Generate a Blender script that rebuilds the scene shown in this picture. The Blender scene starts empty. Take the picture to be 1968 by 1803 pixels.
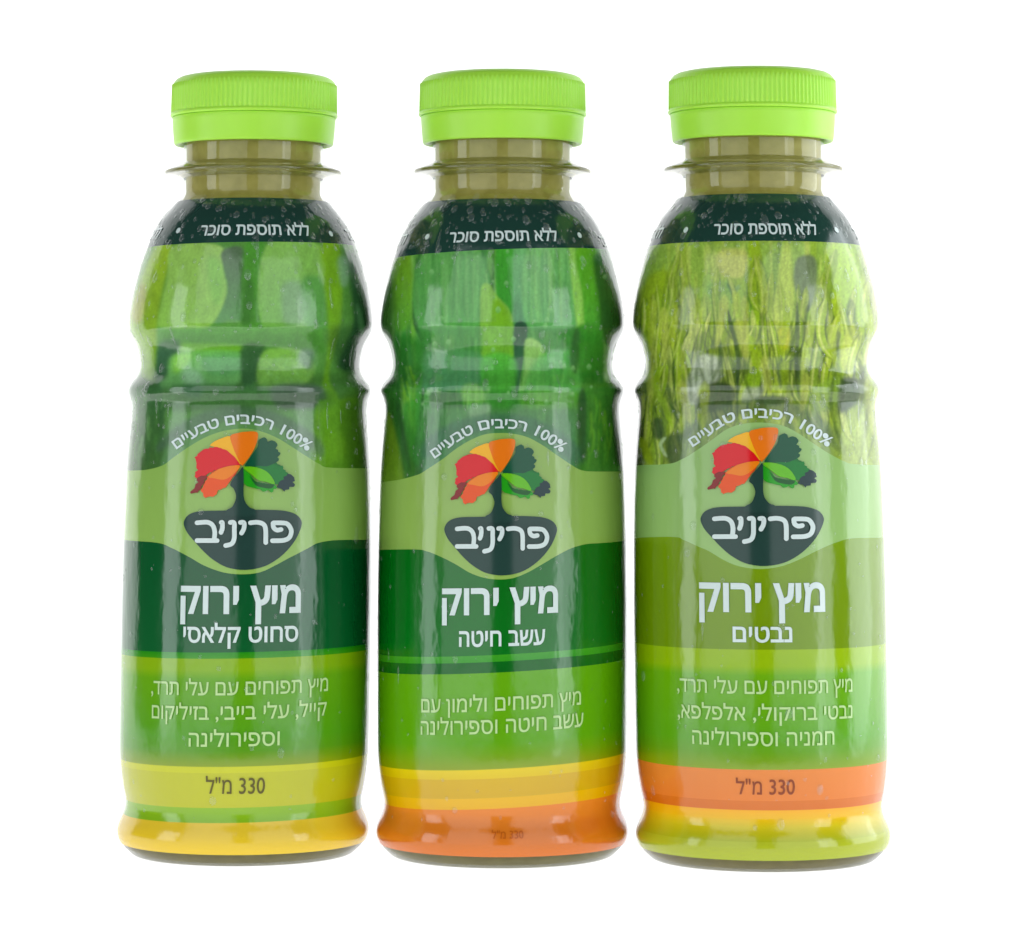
import bpy, bmesh, math, random
import numpy as np
from mathutils import Vector, Matrix

sc = bpy.context.scene
COL = sc.collection
random.seed(7)
RNG = np.random.default_rng(11)
R = math.radians

# ------------------------------------------------------------------ camera
W, H = 1968, 1803                 # frame proportions
FPX = 6200.0                      # focal length in frame pixels
PITCH = R(11.0)
XPP, YH = 984.0, 830.0            # principal column, horizon row
YPP = YH - FPX * math.tan(PITCH)
cp, sp = math.cos(PITCH), math.sin(PITCH)
DEPTH0 = 0.832                    # distance along the view axis to the foot of the bottles
AL = math.atan((1641 - YPP) / FPX) - PITCH      # foot of the bottles this far under the horizon
CAM_D = DEPTH0 / (cp - math.tan(AL) * sp)
CAM_H = CAM_D * math.tan(AL)
CAM = np.array([0.0, -CAM_D, CAM_H])
FWD = np.array([0.0, cp, sp]); UP = np.array([0.0, -sp, cp]); RGT = np.array([1.0, 0.0, 0.0])
cd = bpy.data.cameras.new('camera')
cam = bpy.data.objects.new('camera', cd); COL.objects.link(cam)
cam.matrix_world = Matrix(((1, 0, 0, 0), (0, -sp, -cp, -CAM_D), (0, cp, -sp, CAM_H), (0, 0, 0, 1)))
cd.sensor_fit = 'HORIZONTAL'; cd.sensor_width = 36.0
cd.lens = FPX / W * 36.0
cd.shift_x = 0.0
cd.shift_y = (YPP - H / 2) / W
cd.clip_start = 0.01; cd.clip_end = 50
sc.camera = cam

# ------------------------------------------------------------------ light
world = bpy.data.worlds.new('World'); sc.world = world
world.use_nodes = True
bg = world.node_tree.nodes['Background']
bg.inputs[0].default_value = (0.9, 0.95, 1.0, 1); bg.inputs[1].default_value = 0.05

def area(name, az, dist, zc, w, h, rad, color=(1, 1, 1), aim=(0, 0, 0.1)):
    """area lamp standing dist metres off in azimuth az (0 = towards the camera, + = right), radiance rad"""
    l = bpy.data.lights.new(name, 'AREA'); l.shape = 'RECTANGLE'
    l.size, l.size_y = w, h; l.energy = rad * math.pi * w * h; l.color = color
    o = bpy.data.objects.new(name, l); COL.objects.link(o)
    p = Vector((dist * math.sin(R(az)), -dist * math.cos(R(az)), zc))
    o.location = p
    d = Vector(aim) - p
    o.rotation_euler = d.to_track_quat('-Z', 'Y').to_euler()
    return o

COOL = (0.90, 0.96, 1.0)
area('softbox_front', -32, 1.15, 0.46, 0.98, 1.12, 1.32, COOL, aim=(0, 0, 0.44))
area('softbox_front', 32, 1.15, 0.46, 0.98, 1.12, 1.32, COOL, aim=(0, 0, 0.44))
area('strip_softbox', -69, 1.15, 0.12, 0.34, 0.95, 2.9, COOL)
area('strip_softbox', 58, 1.15, 0.12, 0.32, 0.95, 2.9, COOL)
area('side_wall_stand_in', 104, 0.95, 0.25, 0.8, 0.8, 3.4, COOL)  # area lamp standing in for a white wall reflected at the right
# added, unseen lamps under and behind the sweep, washing out floor shadows
l = area('added_underfloor_lamp', 0, 0.0, -0.30, 2.6, 2.0, 1.8, aim=(0, 0, 1)); l.location = (0, 0.35, -0.30)
l.rotation_euler = (math.pi, 0, 0)
l = area('added_backdrop_lamp', 180, 0.95, 0.35, 2.6, 1.8, 1.9, aim=(0, 0, 0.35))

sc.view_settings.view_transform = 'Standard'
try: sc.view_settings.look = 'None'
except Exception: pass
sc.view_settings.exposure = 0.0; sc.view_settings.gamma = 1.0
sc.view_settings.use_curve_mapping = False
sc.render.engine = 'CYCLES'
cy = sc.cycles
cy.use_denoising = True
cy.max_bounces = 16; cy.transparent_max_bounces = 24; cy.transmission_bounces = 12; cy.glossy_bounces = 6
cy.sample_clamp_indirect = 6.0
sc.render.film_transparent = False

# ------------------------------------------------------------------ helpers
def lin(c):
    c = np.asarray(c, float) / 255.0
    return np.where(c <= 0.04045, c / 12.92, ((c + 0.055) / 1.055) ** 2.4)

def rgba(c): return tuple(lin(c)) + (1.0,)

def nodes(name):
    m = bpy.data.materials.new(name); m.use_nodes = True
    nt = m.node_tree
    return m, nt, nt.nodes['Principled BSDF'], nt.nodes['Material Output']

def link_obj(name, me, mats, parent=None):
    o = bpy.data.objects.new(name, me); COL.objects.link(o)
    for m in (mats if isinstance(mats, (list, tuple)) else [mats]):
        if me.materials.find(m.name) < 0: me.materials.append(m)
    if parent: o.parent = parent
    return o

def smooth(me, on=True):
    me.polygons.foreach_set('use_smooth', [on] * len(me.polygons)); me.update()

def bump(nt, bsdf, scale, dist, strength=1.0, kind='noise', detail=3, stretch=None):
    tc = nt.nodes.new('ShaderNodeTexCoord')
    src = tc.outputs['Object']
    if stretch:
        mp = nt.nodes.new('ShaderNodeMapping'); mp.inputs['Scale'].default_value = stretch
        nt.links.new(src, mp.inputs['Vector']); src = mp.outputs[0]
    t = nt.nodes.new('ShaderNodeTexNoise'); t.inputs['Scale'].default_value = scale; t.inputs['Detail'].default_value = detail
    nt.links.new(src, t.inputs['Vector'])
    b = nt.nodes.new('ShaderNodeBump'); b.inputs['Distance'].default_value = dist; b.inputs['Strength'].default_value = strength
    nt.links.new(t.outputs['Fac'], b.inputs['Height'])
    nt.links.new(b.outputs[0], bsdf.inputs['Normal'])
    return b

# ------------------------------------------------------------------ pixel geometry of the frame, used as the drawing board for the print
def ray(px, py):
    px = np.asarray(px, float); py = np.asarray(py, float)
    d = FWD + ((px - XPP) / FPX)[..., None] * RGT - ((py - YPP) / FPX)[..., None] * UP
    return d / np.linalg.norm(d, axis=-1, keepdims=True)

def project(P):
    d = np.asarray(P) - CAM
    dep = d @ FWD
    return XPP + FPX * (d @ RGT) / dep, YPP - FPX * (d @ UP) / dep

def ay(y):
    """frame row on the plane through the bottle axes -> height in metres, and metres per pixel there"""
    d = ray(XPP, y)
    t = CAM_D / d[..., 1]
    P = CAM + d * t[..., None]
    return P[..., 2], ((P - CAM) @ FWD) / FPX

PROFILE = [(372,134),(378,134.5),(384,136.5),(392,143),(404,153.5),(418,165),(430,174.5),(457,189),(483,199.5),(511,209),(539,216.5),
 (565,223),(592,227.8),(610,230.3),(622,231),(634,230.5),(643,228),(650,224),(658,219),(670,213.5),(687,209.5),(700,208),
 (711,208),(720,210),(728,214),(736,221),(743,227),(750,230),(758,230.5),(765,228),(771,224.5),(778,222.5),(790,222),
 (803,222.5),(830,225),(856,227.5),(909,231),(970,233),(1030,234.5),(1140,236),(1251,236.5),(1391,236),(1440,235.5),
 (1459,234.5),(1486,232),(1513,228),(1530,224),(1540,222.5),(1550,223),(1559,226),(1570,231.5),(1580,236),(1590,238.5),
 (1600,238.8),(1610,236.5),(1619,231.5),(1626,225)]
_py = np.array([p[0] for p in PROFILE], float); _ph = np.array([p[1] for p in PROFILE], float)
_z, _m = ay(_py)
_r = _ph * _m
# dense, lightly smoothed profile r(z)
_zz = np.linspace(_z.min(), _z.max(), 1600)
_rr = np.interp(_zz, _z[::-1], _r[::-1])
_k = np.exp(-0.5 * (np.arange(-20, 21) / 8.0) ** 2); _k /= _k.sum()
_rs = np.convolve(np.pad(_rr, 20, mode='edge'), _k, 'valid')
def prof(z): return np.interp(z, _zz, _rs)

# bottle axes: (frame column of the foot, offset in depth)
def axis(px, dy):
    dep = (CAM_D + dy) * cp - CAM_H * sp
    return (px - XPP) / FPX * dep, dy
AX = [axis(467.0, 0.000), axis(965.0, -0.004), axis(1466.5, -0.011)]

LBL = 0.00035      # the sleeve's stand-off from the bottle wall

def pix2surf(b, px, py, off=LBL):
    bx, by = AX[b]
    px = np.asarray(px, float); py = np.asarray(py, float)
    d = ray(px, py)
    z = np.full(px.shape, 0.1)
    th = np.zeros(px.shape)
    for it in range(40):
        r = prof(z) + off
        A = d[..., 0] ** 2 + d[..., 1] ** 2
        ox, oy = CAM[0] - bx, CAM[1] - by
        B = d[..., 0] * ox + d[..., 1] * oy
        Cc = ox * ox + oy * oy - r * r
        disc = np.maximum(B * B - A * Cc, 0)
        t = (-B - np.sqrt(disc)) / A
        zn = CAM[2] + d[..., 2] * t
        z = z + 0.7 * (zn - z)
        th = np.arctan2(ox + d[..., 0] * t, -(oy + d[..., 1] * t))
    return th, z

def surf(th, z, off=LBL):
    r = prof(z) + off
    return np.stack([r * np.sin(th), -r * np.cos(th), z + 0 * th], -1)

def lathe(name, pts, seg=128, close=True, mod=None):
    """revolve (r, z) points; points with r == 0 become poles"""
    verts, faces, rings = [], [], []
    for (r, z) in pts:
        if r <= 1e-7:
            rings.append([len(verts)]); verts.append((0, 0, z))
        else:
            s = len(verts)
            for i in range(seg):
                a = 2 * math.pi * i / seg
                rr = r if mod is None else mod(r, z, i)
                verts.append((rr * math.sin(a), -rr * math.cos(a), z))
            rings.append(list(range(s, s + seg)))
    for A, B in zip(rings, rings[1:]):
        for i in range(seg):
            j = (i + 1) % seg
            if len(A) == 1 and len(B) == 1: continue
            if len(A) == 1: faces.append((A[0], B[j], B[i]))
            elif len(B) == 1: faces.append((A[i], A[j], B[0]))
            else: faces.append((A[i], A[j], B[j], B[i]))
    me = bpy.data.meshes.new(name); me.from_pydata(verts, [], faces)
    bm = bmesh.new(); bm.from_mesh(me); bmesh.ops.recalc_face_normals(bm, faces=bm.faces); bm.to_mesh(me); bm.free()
    smooth(me)
    return me

def axpts(L):
    """[(row, half width)] on the axis plane -> [(r, z)]"""
    out = []
    for y, hw in L:
        z, m = ay(np.array(float(y)))
        out.append((float(hw * m), float(z)))
    return out

# ------------------------------------------------------------------ materials
m_cap, nt, bs, _ = nodes('lime_cap_plastic')
bs.inputs['Base Color'].default_value = rgba((176, 236, 70)); bs.inputs['Roughness'].default_value = 0.38
bs.inputs['Subsurface Weight'].default_value = 0.25; bs.inputs['Subsurface Radius'].default_value = (0.6, 1.0, 0.2)
bs.inputs['Subsurface Scale'].default_value = 0.002
bump(nt, bs, 900, 0.00003)

m_label, nt, bs, _ = nodes('printed_sleeve')
at = nt.nodes.new('ShaderNodeAttribute'); at.attribute_name = 'print'
nt.links.new(at.outputs['Color'], bs.inputs['Base Color'])
bs.inputs['Roughness'].default_value = 0.14; bs.inputs['IOR'].default_value = 1.62
bump(nt, bs, 70, 0.0012, 0.42, detail=4, stretch=(1, 1, 0.45))

def ink(name, c, rough=0.14):
    m, nt, bs, _ = nodes(name)
    bs.inputs['Base Color'].default_value = rgba(c); bs.inputs['Roughness'].default_value = rough
    return m
m_white = ink('white_ink', (216, 230, 226))
m_pale = ink('pale_green_ink', (190, 222, 150))
m_brown = ink('brown_ink', (92, 84, 10))
m_rust = ink('rust_ink', (140, 62, 22))
m_faint = ink('faint_brown_ink', (192, 94, 14))
INK = {k: ink(k + '_ink', c) for k, c in {
    'slate': (36, 66, 58), 'red': (226, 14, 26), 'dark_red': (138, 26, 24), 'orange': (246, 132, 10), 'flame': (240, 84, 14),
    'amber': (252, 184, 20), 'pine': (8, 84, 54), 'emerald': (10, 124, 44), 'navy': (26, 56, 58), 'leaf': (102, 190, 14),
    'grass': (34, 158, 20), 'deep_green': (16, 90, 30), 'tangerine': (242, 122, 18)}.items()}

m_juice, nt, bs, _ = nodes('olive_juice')
bs.inputs['Base Color'].default_value = rgba((146, 132, 42)); bs.inputs['Roughness'].default_value = 0.5
nz = nt.nodes.new('ShaderNodeTexNoise'); nz.inputs['Scale'].default_value = 230; nz.inputs['Detail'].default_value = 4
tc = nt.nodes.new('ShaderNodeTexCoord'); nt.links.new(tc.outputs['Object'], nz.inputs['Vector'])
cr = nt.nodes.new('ShaderNodeValToRGB'); cr.color_ramp.elements[0].position = 0.3; cr.color_ramp.elements[1].position = 0.7
cr.color_ramp.elements[0].color = rgba((166, 154, 66)); cr.color_ramp.elements[1].color = rgba((190, 176, 92))
nt.links.new(nz.outputs['Fac'], cr.inputs[0]); nt.links.new(cr.outputs[0], bs.inputs['Base Color'])

def thin_plastic(name, tint, rough=0.05, ior=1.57, mist=0.0):
    """thin clear PET wall: lets light straight through, reflects by Fresnel"""
    m = bpy.data.materials.new(name); m.use_nodes = True
    nt = m.node_tree; nt.nodes.clear()
    out = nt.nodes.new('ShaderNodeOutputMaterial')
    tr = nt.nodes.new('ShaderNodeBsdfTransparent'); tr.inputs[0].default_value = tint
    gl = nt.nodes.new('ShaderNodeBsdfGlossy'); gl.inputs['Roughness'].default_value = rough
    fr = nt.nodes.new('ShaderNodeFresnel'); fr.inputs[0].default_value = ior
    # a thin wall reflects the same from both of its sides: hand the node 1/ior where it sees the back of the surface
    ge = nt.nodes.new('ShaderNodeNewGeometry'); mm = nt.nodes.new('ShaderNodeMapRange')
    mm.inputs['To Min'].default_value = ior; mm.inputs['To Max'].default_value = 1.0 / ior
    nt.links.new(ge.outputs['Backfacing'], mm.inputs['Value']); nt.links.new(mm.outputs[0], fr.inputs[0])
    mx = nt.nodes.new('ShaderNodeMixShader')
    if mist:
        dm = nt.nodes.new('ShaderNodeBsdfDiffuse'); dm.inputs[0].default_value = (0.9, 0.93, 0.93, 1)
        m2 = nt.nodes.new('ShaderNodeMixShader'); m2.inputs[0].default_value = mist
        nt.links.new(tr.outputs[0], m2.inputs[1]); nt.links.new(dm.outputs[0], m2.inputs[2]); tr = m2
    nt.links.new(fr.outputs[0], mx.inputs[0]); nt.links.new(tr.outputs[0], mx.inputs[1]); nt.links.new(gl.outputs[0], mx.inputs[2])
    nt.links.new(mx.outputs[0], out.inputs[0])
    return m
m_pet = thin_plastic('clear_pet', (0.90, 0.92, 0.88, 1))
m_heel = thin_plastic('shade_tinted_pet_heel', (0.50, 0.50, 0.43, 1))  # heel plastic tinted darker, standing in for shade at the foot
m_drop = thin_plastic('water_drop', (0.98, 0.99, 0.98, 1), 0.02, 1.5, 0.05)

m_ring, nt, bs, _ = nodes('clear_pet_thick')
bs.inputs['Base Color'].default_value = (0.78, 0.83, 0.66, 1); bs.inputs['Roughness'].default_value = 0.08
bs.inputs['Transmission Weight'].default_value = 1.0; bs.inputs['IOR'].default_value = 1.5

# ------------------------------------------------------------------ ground: white table curving up into a backdrop, made translucent for the added lamps
m_tab = bpy.data.materials.new('translucent_white_sweep'); m_tab.use_nodes = True
nt = m_tab.node_tree; nt.nodes.clear()
out = nt.nodes.new('ShaderNodeOutputMaterial'); mx = nt.nodes.new('ShaderNodeMixShader')
df = nt.nodes.new('ShaderNodeBsdfDiffuse'); tl = nt.nodes.new('ShaderNodeBsdfTranslucent')
df.inputs[0].default_value = (0.85, 0.85, 0.85, 1); tl.inputs[0].default_value = (0.95, 0.95, 0.95, 1)
mx.inputs[0].default_value = 0.62
nt.links.new(df.outputs[0], mx.inputs[1]); nt.links.new(tl.outputs[0], mx.inputs[2]); nt.links.new(mx.outputs[0], out.inputs[0])
prof_t = [(-0.19, 0.0), (0.0, 0.0), (0.2, 0.0)]
for i in range(0, 13):
    a = math.pi / 2 * i / 12
    prof_t.append((0.25 + 0.2 * math.sin(a), 0.2 - 0.2 * math.cos(a)))
prof_t += [(0.45, 0.5), (0.45, 0.95)]
vs, fs = [], []
for (y, z) in prof_t:
    w = 0.34 if y < 0.12 else 0.34 + (y - 0.12) * 2.0
    for i in range(9): vs.append((w * (i / 4 - 1), y, z))
for k in range(len(prof_t) - 1):
    for i in range(8): fs.append((k * 9 + i, k * 9 + i + 1, k * 9 + i + 10, k * 9 + i + 9))
me = bpy.data.meshes.new('ground'); me.from_pydata(vs, [], fs); smooth(me)
gr = link_obj('ground', me, m_tab); gr['kind'] = 'structure'
gr['label'] = 'white table, backlit by added lamps, sweeping up into a plain white background'

# ------------------------------------------------------------------ shared bottle meshes
zt = [(float(r), float(z)) for z, r in zip(_zz[::-1][::6], _rs[::-1][::6])]
foot = axpts([(1630, 221.5), (1635, 216.5), (1639, 211.5), (1641, 206.5), (1641.5, 201), (1640, 184), (1634, 150), (1628, 90)])
body_me = lathe('body', axpts([(160, 0.0), (160, 128), (163, 132), (170, 134), (260, 134), (300, 134), (340, 134), (366, 134)]) + zt[:-6] + [(zt[-7][0] - 0.0004, zt[-7][1]), (0.0, zt[-7][1])], 128)
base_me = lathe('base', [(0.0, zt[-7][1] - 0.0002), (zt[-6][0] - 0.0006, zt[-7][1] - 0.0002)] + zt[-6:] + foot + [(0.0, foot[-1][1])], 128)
jz = [(r - 0.0009, z) for r, z in zt]
jfoot = axpts([(1628, 216), (1633, 209), (1636, 202), (1637, 194), (1636, 180), (1630, 150)])
juice_me = lathe('juice', axpts([(186, 0.0), (186, 128.5), (260, 128.5), (330, 128.5), (366, 128.5)]) + jz + jfoot + [(0.0, jfoot[-1][1])], 96)
ring_me = lathe('neck_ring', axpts([(318, 134.3), (321, 141), (326, 153), (331, 164), (332.5, 168), (334, 169.4), (337, 169.6), (339, 168.4), (340, 163), (341.5, 150), (344, 140), (348, 134.3)]), 128)
NR = 108; SEG = NR * 6
yr0, yr1 = float(ay(np.array(221.0))[0]), float(ay(np.array(168.0))[0])
def knurl(r, z, i):
    if yr0 < z < yr1 and r > 0.015:
        k = (0.0, 0.25, 1.0, 1.0, 0.25, 0.0)[i % 6]
        return r + 0.00034 * k
    return r
cap_me = lathe('cap', axpts([(150.5, 0.0), (150.7, 60), (151.2, 118), (152.3, 134), (154.5, 143), (158, 149.5), (163, 154), (167.5, 155.8),
    (168.5, 155.9), (180, 156.2), (195, 156.5), (210, 156.8), (220.5, 157), (221.5, 157.2), (223, 159.2), (225, 160.4), (228, 160.4), (229.6, 159.2), (230, 157.5), (230, 150), (228, 138), (180, 137), (178, 0.0)]), SEG, mod=knurl)
band_me = lathe('tamper_band', axpts([(230.4, 140), (230.4, 155.6), (231.4, 156.6), (240, 155.8), (252, 155.2), (266, 154.0), (277, 153.0), (281, 152.2), (283.2, 150.5), (283.6, 148), (283, 143), (276, 140), (230.4, 140)]), 160)

# ------------------------------------------------------------------ print: text and drawing helpers
def visual(s):
    """Hebrew string in reading order -> left-to-right drawing order; runs of digits keep theirs"""
    out, run = [], ''
    for ch in s:
        if ch.isdigit() or ch == '%': run += ch
        else:
            if run: out.append(run); run = ''
            out.append(ch)
    if run: out.append(run)
    return ''.join(reversed(out))

_tcache = {}
def text_flat(s, bold=0.0):
    """-> verts (n,3): x 0..1 along the line, y in letter heights, layer; faces. Overlapping contours are filled one by one."""
    key = (s, bold)
    if key in _tcache: return _tcache[key]
    cu = bpy.data.curves.new('t', 'FONT'); cu.body = visual(s)
    ob = bpy.data.objects.new('t', cu); COL.objects.link(ob)
    bpy.context.view_layer.update()
    src = ob.to_curve(bpy.context.evaluated_depsgraph_get())
    loops = []
    for sp_ in src.splines:
        P = []
        bp = sp_.bezier_points; m = len(bp)
        for i in range(m):
            p0, h0, h1, p1 = bp[i].co, bp[i].handle_right, bp[(i + 1) % m].handle_left, bp[(i + 1) % m].co
            straight = abs((p1 - p0).cross(h0 - p0).z) + abs((p1 - p0).cross(h1 - p0).z) < 1e-5
            k = 1 if straight else 6
            for j in range(k):
                t = j / k
                q = p0 * (1 - t) ** 3 + h0 * 3 * t * (1 - t) ** 2 + h1 * 3 * t * t * (1 - t) + p1 * t ** 3
                P.append((q.x, q.y))
        P = np.array(P)
        ar = 0.5 * np.sum(P[:, 0] * np.roll(P[:, 1], -1) - np.roll(P[:, 0], -1) * P[:, 1])
        loops.append((P, ar))
    ob.to_curve_clear(); bpy.data.objects.remove(ob); bpy.data.curves.remove(cu)
    def inside(h, P): return h[:, 0].min() >= P[:, 0].min() and h[:, 0].max() <= P[:, 0].max() and h[:, 1].min() >= P[:, 1].min() and h[:, 1].max() <= P[:, 1].max()
    is_hole = [any(l[1] * o[1] < 0 and abs(o[1]) > abs(l[1]) and inside(l[0], o[0]) for o in loops) for l in loops]
    outs = [l for l, h in zip(loops, is_hole) if not h]; holes = [l for l, h in zip(loops, is_hole) if h]
    x0 = min(l[0][:, 0].min() for l in outs); x1 = max(l[0][:, 0].max() for l in outs)
    V, F = [], []
    for n_, (P, ar) in enumerate(outs):
        c2 = bpy.data.curves.new('t2', 'CURVE'); c2.dimensions = '2D'; c2.fill_mode = 'FRONT'; c2.offset = bold
        mine = [P] + [h for h, ha in holes if ha * ar < 0 and inside(h, P)]
        for L in mine:
            q = c2.splines.new('POLY'); q.points.add(len(L) - 1)
            q.points.foreach_set('co', np.concatenate([L, np.zeros((len(L), 1)), np.ones((len(L), 1))], 1).ravel())
            q.use_cyclic_u = True
        o2 = bpy.data.objects.new('t2', c2); COL.objects.link(o2)
        me = o2.to_mesh()
        bm = bmesh.new(); bm.from_mesh(me); o2.to_mesh_clear(); bpy.data.objects.remove(o2); bpy.data.curves.remove(c2)
        bmesh.ops.remove_doubles(bm, verts=bm.verts, dist=1e-5)
        xa, xb = P[:, 0].min(), P[:, 0].max(); n = int((xb - xa) / 0.12)
        for i in range(1, n + 1):
            bmesh.ops.bisect_plane(bm, geom=bm.verts[:] + bm.edges[:] + bm.faces[:], plane_co=(xa + (xb - xa) * i / (n + 1), 0, 0), plane_no=(1, 0, 0))
        bm.verts.ensure_lookup_table(); bm.verts.index_update()
        k = len(V)
        V += [((v.co.x - x0) / (x1 - x0), v.co.y / 0.592, n_ % 3) for v in bm.verts]
        F += [[v.index + k for v in f.verts] for f in bm.faces]
        bm.free()
    V = np.array(V)
    _tcache[key] = (V, F)
    return V, F

class Print:
    """flat pieces laid on the sleeve; collects them and links ONE mesh"""
    def __init__(s): s.v = []; s.f = []; s.mi = []; s.mats = []
    def add(s, P, F, mat):
        if mat not in s.mats: s.mats.append(mat)
        k = len(s.v); s.v.extend(map(tuple, P)); s.f.extend([[i + k for i in f] for f in F]); s.mi.extend([s.mats.index(mat)] * len(F))
    def build(s, name, parent):
        me = bpy.data.meshes.new(name); me.from_pydata(s.v, [], s.f)
        for m in s.mats: me.materials.append(m)
        me.polygons.foreach_set('material_index', s.mi)
        # faces look outward, away from the bottle axis
        bm = bmesh.new(); bm.from_mesh(me)
        for f in bm.faces:
            c = f.calc_center_median()
            if f.normal.x * c.x + f.normal.y * c.y < 0: f.normal_flip()
        bm.to_mesh(me); bm.free(); smooth(me)
        return link_obj(name, me, s.mats, parent)

def text_line(b, pr, s, x0, x1, yt, yb, mat, bold=0.012, off=0.00055, tilt=0.0, shift=0.0):
    V, F = text_flat(s, bold)
    xc = 0.5 * (x0 + x1)
    th, _ = pix2surf(b, np.array([x0, x1]), np.array([0.5 * (yt + yb)] * 2), off)
    _, z = pix2surf(b, np.array([xc, xc]), np.array([yt, yb]), off)
    T = th[0] + V[:, 0] * (th[1] - th[0])
    Z = z[1] + V[:, 1] * (z[0] - z[1]) + tilt * (np.sin(T) - math.sin(0.5 * (th[0] + th[1])))
    pr.add(surf(T + shift, Z, off + V[:, 2] * 0.00003), F, mat)

def pix_poly(b, pr, pts, mat, off, grid=7.0):
    """filled polygon drawn in frame pixels, laid on the sleeve"""
    bm = bmesh.new()
    vs = [bm.verts.new((x, -y, 0)) for x, y in pts]
    try: f = bm.faces.new(vs)
    except Exception: bm.free(); return
    bmesh.ops.triangulate(bm, faces=bm.faces[:])
    xs = [p[0] for p in pts]; ys = [-p[1] for p in pts]
    for lo, hi, no in ((min(xs), max(xs), (1, 0, 0)), (min(ys), max(ys), (0, 1, 0))):
        n = int((hi - lo) / grid)
        for i in range(1, n + 1):
            c = lo + (hi - lo) * i / (n + 1)
            bmesh.ops.bisect_plane(bm, geom=bm.verts[:] + bm.edges[:] + bm.faces[:], plane_co=(c, c, 0), plane_no=no)
    bm.verts.index_update()
    V = np.array([(v.co.x, -v.co.y) for v in bm.verts]); F = [[v.index for v in f.verts] for f in bm.faces]
    bm.free()
    th, z = pix2surf(b, V[:, 0], V[:, 1], off)
    pr.add(surf(th, z, off), F, mat)

def spline(pts, n=8, closed=False):
    P = np.array(pts, float); N = len(P); out = []
    rng = range(N if closed else N - 1)
    for i in rng:
        g = lambda k: P[k % N] if closed else P[min(max(k, 0), N - 1)]
        p0, p1, p2, p3 = g(i - 1), g(i), g(i + 1), g(i + 2)
        for j in range(n):
            t = j / n
            out.append(0.5 * ((2 * p1) + (-p0 + p2) * t + (2 * p0 - 5 * p1 + 4 * p2 - p3) * t * t + (-p0 + 3 * p1 - 3 * p2 + p3) * t ** 3))
    if not closed: out.append(P[-1])
    return np.array(out)

def ribbon(b, pr, pts, w, tf, mat, off):
    """round-ended brush stroke laid on the sleeve as a strip of quads; pts in emblem units"""
    P = spline(pts, 8)
    T = np.gradient(P, axis=0); T /= np.linalg.norm(T, axis=1, keepdims=True) + 1e-9
    def ends(c, t, sgn):
        return [(c + t * sgn * w / 2 * math.sin(a), t, w / 2 * math.cos(a)) for a in (R(80), R(55), R(28))]
    rows = ends(P[0], T[0], -1) + [(p, t, w / 2) for p, t in zip(P, T)] + ends(P[-1], T[-1], 1)[::-1]
    V = []
    for c, t, h in rows:
        n = np.array([-t[1], t[0]])
        V += [c + n * h, c, c - n * h]
    F = []
    for i in range(len(rows) - 1):
        for k in (0, 1):
            F.append((3 * i + k, 3 * i + k + 1, 3 * i + 4 + k, 3 * i + 3 + k))
    Q = np.array(tf(V))
    th, z = pix2surf(b, Q[:, 0], Q[:, 1], off)
    pr.add(surf(th, z, off), F, mat)

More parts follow.
